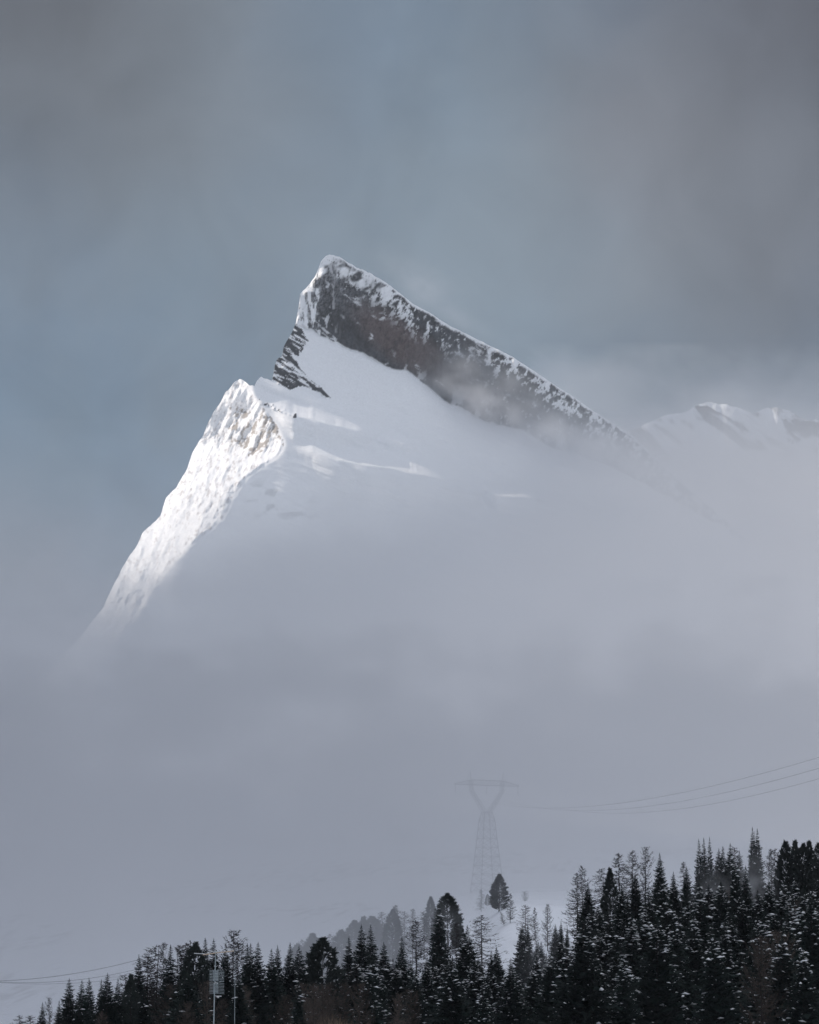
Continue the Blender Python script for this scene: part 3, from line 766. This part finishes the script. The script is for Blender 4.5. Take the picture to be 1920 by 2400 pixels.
lattice(m, [(7.6, -.8, 46.2), (7.6, .8, 46.2), (7.6, .8, 48.4), (7.6, -.8, 48.4)], [(15.5, -.2, 46.2), (15.5, .2, 46.2), (15.5, .2, 46.6), (15.5, -.2, 46.6)], 5, .065, .04)
xarm = m.obj('crossarm', M_STEEL, pyl)
for sd in (-1, 1):
    m = MB(); m.tube((sd * 7.6, -.6, 48.3), (sd * 7.9, 0, 52), .08, .05, 4); m.tube((sd * 7.6, .6, 48.3), (sd * 7.9, 0, 52), .08, .05, 4); m.tube((sd * 9.6, 0, 47.8), (sd * 7.9, 0, 52), .06, .05, 4); m.obj('earth_wire_peak', M_STEEL, pyl)
ATT = []
for xx in (-15, 0, 15):
    m = MB()
    for k in range(9): m.tube((xx, 0, 46.1 - k * .42), (xx, 0, 45.85 - k * .42), .16, .10, 6)
    m.tube((xx, 0, 46.3), (xx, 0, 42.2), .04, .04, 4); m.obj('insulator', M_STEEL, xarm)
    a = R(24); ATT.append((bx + xx * math.cos(a), by + xx * math.sin(a), gz + 42))
def wire(name, P, Q, sag, r, label, group):
    P = np.array(P, float); Q = np.array(Q, float); m = MB(); n = 40; pr = None
    for i in range(n + 1):
        t = i / n; p = P + (Q - P) * t - np.array([0, 0, 4 * sag * t * (1 - t)])
        if pr is not None: m.tube(pr, p, r, r, 5)
        pr = p
    tag(m.obj(name, M_WIRE), label, 'power line', group)
ORD = ('highest', 'middle', 'lowest')
for i, (py_, yy) in enumerate(((1722, 560), (1748, 590), (1773, 620))):
    Q = at(2090, py_, yy)
    wire('power_line', ATT[i], Q, 9, .021, ORD[i] + ' of three thin wires rising from the pylon toward the right edge', 'wires right of the pylon')
# wires crossing the sky low on the left
def wire_px(pp, Y0, Y1, r, label):
    m = MB(); pr = None
    a = np.array(pp, float); n = 50
    cf = np.polyfit(a[:, 0], a[:, 1], 2)
    for i in range(n + 1):
        x = a[0, 0] + (a[-1, 0] - a[0, 0]) * i / n; p = at(x, np.polyval(cf, x), Y0 + (Y1 - Y0) * i / n)
        if pr is not None: m.tube(pr, p, r, r, 5)
        pr = p
    tag(m.obj('power_line', M_WIRE), label, 'power line', 'wires low on the left')
wire_px([(-60, 2300), (60, 2296), (160, 2284), (330, 2248)], 700, 760, .036, 'upper of the sagging wires above the leftmost spruces')
wire_px([(-60, 2296), (0, 2301), (90, 2304), (180, 2296), (330, 2270)], 704, 764, .030, 'second sagging wire, crossing the upper one at the left edge')
wire_px([(-60, 2298), (60, 2305), (150, 2306), (250, 2299), (340, 2286)], 708, 768, .024, 'faintest and lowest sagging wire, passing behind spruce tips')

# ------------------------------------------------------------------ roof aerial in the foreground
AY = 133.0; ppm = F / AY
ant = bpy.data.objects.new('antenna_mast', None); C.objects.link(ant)
ax, ay, az = at(501, 2400, AY); gz0 = float(ground(ax, ay)) - .05
ant.location = (ax, ay, gz0)
tag(ant, 'television aerial mast with grid panels before the left wood', 'antenna')
def A(px, py, dy=0.0):
    x, y, z = at(px, py, AY + dy); return (x - ax, y - ay, z - gz0)
m = MB(); m.tube((A(501, 2400)[0], 0, 0), A(501, 2400), .028, .026, 8); m.tube(A(501, 2400), A(503.5, 2300), .026, .022, 8); m.tube(A(503.5, 2300), A(505.5, 2234), .024, .020, 8); m.obj('mast', M_ALUD, ant)
r_ = random.Random(5)
for (y0, y1, n) in ((2274.5, 2299, 8), (2304, 2328, 8)):
    m = MB()
    for k in range(n):
        y = y0 + (y1 - y0) * k / (n - 1)
        m.tube(A(491 + r_.uniform(-.4, .4), y - .3, -.05), A(503, y + .4, -.02), .0072, .0072, 5); m.tube(A(515, y + .8, -.02), A(525.5 + r_.uniform(-.6, .6), y + 1.8, -.05), .0072, .0072, 5)
        m.tube(A(503, y + .4, -.02), A(515, y + .8, -.02), .005, .005, 5)
    for xx in (504.5, 510.8): m.tube(A(xx, y0 - 2, -.04), A(xx, y1 + 1, -.04), .013, .013, 5)
    m.tube(A(508, y0, -.1), A(508, y1, -.1), .014, .014, 6); m.tube(A(500.5, y0, .03), A(500.5, y1 + 1, .03), .010, .010, 5)
    for k in range(4):
        y = y0 + (y1 - y0) * (k + .5) / 4
        m.tube(A(508, y, -.1), A(504.5, y - 2, -.16), .005, .005, 4); m.tube(A(508, y, -.1), A(511.5, y - 2, -.16), .005, .005, 4)
    m.obj('reflector_grid', M_ALUD, ant)
m = MB(); m.tube(A(503, 2307, -.08), A(505, 2301.5, -.1), .012, .012, 6); m.tube(A(505, 2301.5, -.1), A(510.5, 2306, -.08), .012, .012, 6); m.obj('bracket', M_PLAST, ant)
m = MB(); c = A(514, 2335, -.06); m.box(c, (.17, .07, .035)); c2 = A(511.5, 2337.6, -.06); m.box(c2, (.06, .06, .05)); m.tube(c, A(502.4, 2334), .01, .01, 5); m.obj('amplifier_box', M_PLAST, ant)
m = MB(); m.tube(A(476, 2238), A(508, 2233.3), .024, .024, 6); m.tube(A(508, 2233.3), A(548, 2228.7), .024, .024, 6)
yg = m.obj('boom', M_BRASS, ant)
m = MB()
for k in range(13):
    xx = 480 + k * 5.5; yy = 2237.5 - (xx - 476) * .128; l = .17 - .004 * k
    p = np.array(A(xx, yy, 0)); m.tube(p + [-.03, -l, .01], p + [.03, l, -.01], .010, .010, 5)
m.tube(A(455, 2234.6, .3), A(482, 2236.2, .3), .013, .013, 5); m.tube(A(498, 2229.6, .2), A(516, 2231.5, .2), .013, .013, 5); m.tube(A(532, 2225.2, .2), A(548, 2226.6, .2), .013, .013, 5); m.tube(A(548, 2227.2, .3), A(566, 2226, .3), .010, .010, 5)
m.tube(A(490, 2236, 0), A(488, 2246, 0), .014, .012, 6); m.tube(A(504, 2240, 0), A(516, 2231.5, 0), .01, .01, 5)
m.obj('element_rods', M_ALU, yg)
m = MB(); x2, y2, z2 = at(551, 2264, AY + 4); g2 = float(ground(x2, y2)); m.tube((0, 0, 0), (0, 0, z2 - g2), .02, .009, 6); m.tube((-.05, 0, z2 - g2 - .6), (.12, 0, z2 - g2 - .6), .007, .007, 4); m.tube((-.07, 0, z2 - g2 - .05), (.1, 0, z2 - g2), .008, .008, 4)
o = m.obj('antenna_mast', M_ALUD); o.location = (x2, y2, g2); tag(o, 'thin second mast barely seen right of the aerial', 'antenna')

# ------------------------------------------------------------------ haze, fog and drifting mist (real volumes)
bmh = MB(); bmh.box((0, 4300, 640), (6400, 9900, 1320)); hz = bmh.obj('haze', vol_mat('haze_air', HZ_D := .00002, (.93, .96, 1.0)))
tag(hz, 'thin blue winter haze filling the valley air', kind='stuff')
def fog_body(name, label, Y0, pr, qr, step, tau, dens, front=0.0, col=(.905, .915, .935), mid=.5, topf=None):
    """closed body of even fog; its depth (and so how much it hides) swells and thins out"""
    px = np.arange(pr[0], pr[1] + 1, step); py = np.arange(qr[0], qr[1] + 1, step)
    PX, PY = np.meshgrid(px, py)
    if topf is not None:
        tp = topf(px)[None]; PY = tp + (PY - qr[0]) / (qr[1] - qr[0]) * (qr[1] - tp)
    t = tau(PX, PY) / dens
    bil = (fbm(PX / 90, PY / 60, 4, 3) - .5) * front + (100 * sstep(880, 1120, PX) if front > 20 else 0)
    nc = len(px); nr = len(py)
    on = t * dens > .004
    cell = on[:-1, :-1] | on[1:, :-1] | on[:-1, 1:] | on[1:, 1:]
    # rim vertices (touching an empty cell or the grid's edge) are shared by both faces, so the body thins to nothing there
    pad = np.zeros((nr + 1, nc + 1), bool); pad[1:-1, 1:-1] = cell
    full = pad[:-1, :-1] & pad[1:, :-1] & pad[:-1, 1:] & pad[1:, 1:]
    used = pad[:-1, :-1] | pad[1:, :-1] | pad[:-1, 1:] | pad[1:, 1:]
    t = np.where(full, t + .2, 0)
    ya = Y0 + bil - t * mid; yb = Y0 + bil + t * (1 - mid)
    A_ = np.stack(at(PX, PY, ya), -1).reshape(-1, 3); B_ = np.stack(at(PX, PY, yb), -1).reshape(-1, 3)
    ia = np.full(nr * nc, -1); u = used.ravel(); ia[u] = np.arange(u.sum())
    fu = full.ravel(); ib = ia.copy(); ib[fu] = u.sum() + np.arange(fu.sum())
    V = np.concatenate([A_[u], B_[fu]])
    f = grid_faces(nr, nc)[cell.ravel()]; f = np.concatenate([f[:, [0, 1, 2]], f[:, [0, 2, 3]]])
    q = (ia[f] != ib[f]).any(1); F_ = np.concatenate([ia[f][q][:, ::-1], ib[f][q]])
    F_ = F_.copy()
    o = mesh(name, V, F_, vol_mat(name + '_air', dens, col)); tag(o, label, kind='stuff'); return o
# main bank: in the valley between the wood and the peak
TPX = np.array([-1500, 100, 350, 600, 850, 1100, 1350, 1600, 1850, 3400])
TPY = np.array([700, 850, 950, 1050, 1150, 1250, 1350, 1450, 1550, 1700, 1900, 2450])
TT = np.array([
 [0]*10,
 [0, 0, 0, 0, .0, .0, .0, .0, .0, .0],
 [.0, .0, .0, .0, .0, .02, .12, .12, .12, .1],
 [.2, .03, .0, .02, .10, .30, .95, 1.7, 1.1, .9],
 [.5, .12, .05, .15, .35, .70, 1.8, 3.0, 2.5, 2.1],
 [.9, .4, .2, .7, 1.0, 1.4, 2.4, 3.2, 3.2, 3.2],
 [1.4, .8, .5, 1.8, 2.2, 2.5, 3.2, 3.8, 3.8, 3.8],
 [2.6, 1.7, 1.6, 3.2, 3.6, 3.6, 3.9, 4.2, 4.2, 4.2],
 [4.2, 4.0, 4.2, 4.4, 4.4, 4.4, 4.5, 4.6, 4.6, 4.6],
 [5]*10, [5.2]*10, [5.2]*10], dtype=float)
def bil_tab(PX, PY):
    i = np.clip(np.searchsorted(TPY, PY) - 1, 0, len(TPY) - 2); fy = np.clip((PY - TPY[i]) / (TPY[i + 1] - TPY[i]), 0, 1)
    j = np.clip(np.searchsorted(TPX, PX) - 1, 0, len(TPX) - 2); fx = np.clip((PX - TPX[j]) / (TPX[j + 1] - TPX[j]), 0, 1)
    fx = fx * fx * (3 - 2 * fx)
    return (TT[i, j] * (1 - fx) + TT[i, j + 1] * fx) * (1 - fy) + (TT[i + 1, j] * (1 - fx) + TT[i + 1, j + 1] * fx) * fy
def tau_main(PX, PY):
    w = (fbm(PX / 260, PY / 170, 5, 4) - .5)
    return np.maximum(bil_tab(PX + 160 * w, PY + 90 * w) * (1 + .5 * (fbm(PX / 120, PY / 90, 8, 4) - .5)), 0)
fog_body('fog_bank', 'pale fog bank filling the valley and swallowing the peak foot', 790, (-1500, 3400), (700, 2450), 12, tau_main, .0022, front=95, mid=0, topf=polyf([(-1500,960),(300,980),(700,960),(1000,850),(1200,790),(1500,780),(3400,780)]))
def tau_shade_mist(PX, PY):
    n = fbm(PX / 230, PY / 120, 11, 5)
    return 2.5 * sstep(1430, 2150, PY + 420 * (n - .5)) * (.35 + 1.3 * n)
fog_body('fog_bank', 'grey mist added to paint shade into the low fog above the wood', 840, (-1200, 3000), (1050, 2450), 14, tau_shade_mist, .0009, front=80, mid=0, col=(.54, .555, .585))  # dark fog colour stands in for shade towards the valley bottom
# cloud clinging to the foot of the rock wall
def g2(PX, PY, cx, cy, rx, ry, rot=0.0):
    c, s = math.cos(rot), math.sin(rot); u = (PX - cx) * c + (PY - cy) * s; v = -(PX - cx) * s + (PY - cy) * c
    return np.exp(-(u / rx) ** 2 - (v / ry) ** 2)
def tau_wall(PX, PY):
    n = fbm(PX / 55, PY / 45, 3, 5); e = 1 - sstep(.80, 1.0, np.maximum(abs(PX - 1280) / 400, abs(PY - 950) / 190))
    t = 2.0 * g2(PX, PY, 1140, 945, 150, 46, .45) + 1.0 * g2(PX, PY, 1085, 860, 40, 36, .3) + 1.9 * g2(PX, PY, 1370, 1050, 210, 50, .42) + .6 * g2(PX, PY, 1200, 900, 60, 30, .4)
    t = t + .5 * g2(PX, PY, 1010, 1010, 130, 22, .35) + .35 * g2(PX, PY, 1180, 1000, 260, 50, .4)
    return 1.15 * t * (.25 + 1.5 * n) * e
fog_body('cloud', 'torn cloud clinging to the lower rock wall', WALL_Y - 25, (880, 1680), (760, 1140), 5, tau_wall, .012, mid=.5)
# spindrift blowing over the crest
def tau_drift(PX, PY):
    n = fbm(PX / 50, PY / 40, 6, 4); e = 1 - sstep(.8, 1, np.maximum(abs(PX - 990) / 230, abs(PY - 690) / 150))
    return .6 * (.35 * g2(PX, PY, 985, 665, 100, 40, .5) + .25 * g2(PX, PY, 1060, 740, 90, 22, .5)) * (.3 + 1.4 * n) * e
fog_body('cloud', 'faint spindrift blowing off the right crest of the peak', 5800, (760, 1220), (540, 840), 6, tau_drift, .004)
# veil in front of the far ridge
def tau_far(PX, PY):
    n = fbm(PX / 160, PY / 110, 2, 4); e = 1 - sstep(.9, 1.0, abs(PX - 1900) / 700)
    return (.85 * sstep(780, 1030, PY + 120 * (n - .5)) + 1.6 * sstep(985, 1160, PY)) * (.6 + .8 * n) * e
fog_body('cloud', 'grey veil of cloud before the far ridge', 6420, (1200, 2600), (800, 1500), 14, tau_far, .004)
# mist drifting between the right-hand trees
def mist(label, cx, cy, Y0, rx, ry, t, seed, dens=.05):
    def tau(PX, PY):
        n = fbm(PX / 28 + seed, PY / 34, seed, 4); e = 1 - sstep(.75, 1, np.sqrt(((PX - cx) / (rx * 2)) ** 2 + ((PY - cy) / (ry * 2)) ** 2))
        return t * g2(PX, PY, cx, cy, rx, ry) * (.2 + 1.6 * n) * e
    fog_body('mist', label, Y0, (cx - 2 * rx, cx + 2 * rx), (cy - 2 * ry, cy + 2 * ry), 4, tau, dens)
mist('thin mist drifting below the twin-topped giant spruce', 1768, 2070, 728, 34, 48, .5, 1)
mist('thin mist between three-topped and broad black spruce', 1672, 2095, 732, 34, 44, .35, 2)
mist('faint mist low over the hollow wood', 1290, 2260, 640, 70, 50, .12, 3)

# ------------------------------------------------------------------ sky and sun
SUN = np.array([-.80, -.02, .58]); SUN /= np.linalg.norm(SUN)
el = math.asin(SUN[2]); rot = math.atan2(SUN[0], SUN[1])
W = bpy.data.worlds.new('World'); SC.world = W; W.use_nodes = True; nt = W.node_tree
bg = nt.nodes['Background']; bg.inputs['Strength'].default_value = .12
sky = nt.nodes.new('ShaderNodeTexSky'); sky.sky_type = 'NISHITA'; sky.sun_disc = False
sky.sun_elevation = el; sky.sun_rotation = rot; sky.altitude = 1500; sky.air_density = 1.0; sky.dust_density = 2.0
tc = nt.nodes.new('ShaderNodeTexCoord')
def nmath(op, a=None, b=None, c=None):
    n = nt.nodes.new('ShaderNodeMath'); n.operation = op
    for i, v in enumerate((a, b, c)):
        if v is None: continue
        if isinstance(v, (int, float)): n.inputs[i].default_value = v
        else: nt.links.new(v, n.inputs[i])
    return n.outputs[0]
def mixc(fac, a, b, mode='MIX'):
    n = nt.nodes.new('ShaderNodeMix'); n.data_type = 'RGBA'; n.blend_type = mode
    if isinstance(fac, (int, float)): n.inputs[0].default_value = fac
    else: nt.links.new(fac, n.inputs[0])
    for s, v in ((6, a), (7, b)):
        if isinstance(v, tuple): n.inputs[s].default_value = (*v, 1)
        else: nt.links.new(v, n.inputs[s])
    return n.outputs[2]
def cloud_patch(px, py, wid):
    """soft patch of the sky round a fixed direction"""
    x, y, z = at(px, py, 1.0); L = math.sqrt(x * x + 1 + z * z)
    n = nt.nodes.new('ShaderNodeVectorMath'); n.operation = 'DISTANCE'
    nt.links.new(warp, n.inputs[0]); n.inputs[1].default_value = (x / L, y / L, z / L)
    r = nmath('DIVIDE', n.outputs['Value'], wid / F); r2 = nmath('MULTIPLY', r, r); return nmath('EXPONENT', nmath('MULTIPLY', r2, -1.0))
nzw = nt.nodes.new('ShaderNodeTexNoise'); nzw.inputs['Scale'].default_value = 14; nzw.inputs['Detail'].default_value = 4
nt.links.new(tc.outputs['Generated'], nzw.inputs['Vector'])
wsub = nt.nodes.new('ShaderNodeVectorMath'); wsub.operation = 'MULTIPLY_ADD'
nt.links.new(nzw.outputs['Color'], wsub.inputs[0]); wsub.inputs[1].default_value = (.05, .05, .05)
nt.links.new(tc.outputs['Generated'], wsub.inputs[2])
wadd = nt.nodes.new('ShaderNodeVectorMath'); wadd.operation = 'SUBTRACT'; nt.links.new(wsub.outputs[0], wadd.inputs[0]); wadd.inputs[1].default_value = (.025, .025, .025)
warp = wadd.outputs[0]
nz1 = nt.nodes.new('ShaderNodeTexNoise'); nz1.inputs['Scale'].default_value = 20; nz1.inputs['Detail'].default_value = 7; nz1.inputs['Roughness'].default_value = .55
nt.links.new(warp, nz1.inputs['Vector'])
K = 1 / .12
def kc(*c): return tuple(v * K for v in c)
blue = kc(.138, .192, .262)                                  # thin high cloud with blue sky showing through
base = mixc(.85, sky.outputs[0], blue)
mk = nt.nodes.new('ShaderNodeMapRange'); mk.inputs['From Min'].default_value = .38; mk.inputs['From Max'].default_value = .68; mk.inputs['To Max'].default_value = .55
nt.links.new(nz1.outputs['Fac'], mk.inputs['Value'])
cur = mixc(mk.outputs[0], base, kc(.23, .27, .31))
for (px, py, wd, a, c) in [
   (450, 330, 420, .75, (.235, .27, .31)), (1000, 150, 330, .45, (.13, .185, .25)), (60, 60, 520, .85, (.125, .138, .158)),
   (1900, 60, 620, .92, (.090, .096, .116)), (1800, 620, 420, .75, (.15, .163, .19)), (1150, 560, 430, .6, (.24, .302, .36)),
   (60, 1060, 260, .6, (.12, .185, .25)), (430, 700, 240, .45, (.17, .235, .30)), (0, 1500, 400, .6, (.24, .26, .31)), (1500, 350, 300, .55, (.20, .205, .23)),
   (0, -100, 300, .5, (.10, .105, .12))]:
    cur = mixc(nmath('MULTIPLY', cloud_patch(px, py, wd), a), cur, kc(*c))
nz3 = nt.nodes.new('ShaderNodeTexNoise'); nz3.inputs['Scale'].default_value = 26; nz3.inputs['Detail'].default_value = 6; nz3.inputs['Distortion'].default_value = .6
nt.links.new(tc.outputs['Generated'], nz3.inputs['Vector'])
m3 = nt.nodes.new('ShaderNodeMapRange'); m3.inputs['From Min'].default_value = .3; m3.inputs['From Max'].default_value = .72; m3.inputs['To Min'].default_value = .90; m3.inputs['To Max'].default_value = 1.11
nt.links.new(nz3.outputs['Fac'], m3.inputs['Value'])
vm = nt.nodes.new('ShaderNodeVectorMath'); vm.operation = 'SCALE'; nt.links.new(cur, vm.inputs[0]); nt.links.new(m3.outputs[0], vm.inputs['Scale']); cur = vm.outputs[0]
# overhead the cloud is lighter
sep = nt.nodes.new('ShaderNodeSeparateXYZ'); nt.links.new(tc.outputs['Generated'], sep.inputs[0])
zen = nt.nodes.new('ShaderNodeMapRange'); zen.inputs['From Min'].default_value = .33; zen.inputs['From Max'].default_value = .8; nt.links.new(sep.outputs['Z'], zen.inputs['Value'])
cur = mixc(zen.outputs[0], cur, kc(.76, .79, .88))
nt.links.new(cur, bg.inputs['Color'])
sl = bpy.data.lights.new('sun', 'SUN'); sl.energy = 3.4; sl.angle = R(.5); sl.color = (1, .885, .765)
so = bpy.data.objects.new('sun', sl); C.objects.link(so)
from mathutils import Vector
so.rotation_euler = Vector(SUN).to_track_quat('Z', 'Y').to_euler()

# ------------------------------------------------------------------ render settings
SC.view_settings.view_transform = 'Standard'; SC.view_settings.look = 'None'; SC.view_settings.exposure = .07; SC.view_settings.gamma = 1
SC.render.engine = 'CYCLES'
cy = SC.cycles
cy.max_bounces = 6; cy.diffuse_bounces = 3; cy.glossy_bounces = 1; cy.transmission_bounces = 2; cy.volume_bounces = 3; cy.transparent_max_bounces = 8
cy.use_adaptive_sampling = True; cy.adaptive_threshold = .015; cy.use_denoising = True
try: cy.denoiser = 'OPENIMAGEDENOISE'
except Exception: pass
cy.sample_clamp_indirect = 4
print('trees', cnt, 'objects', len(bpy.data.objects))
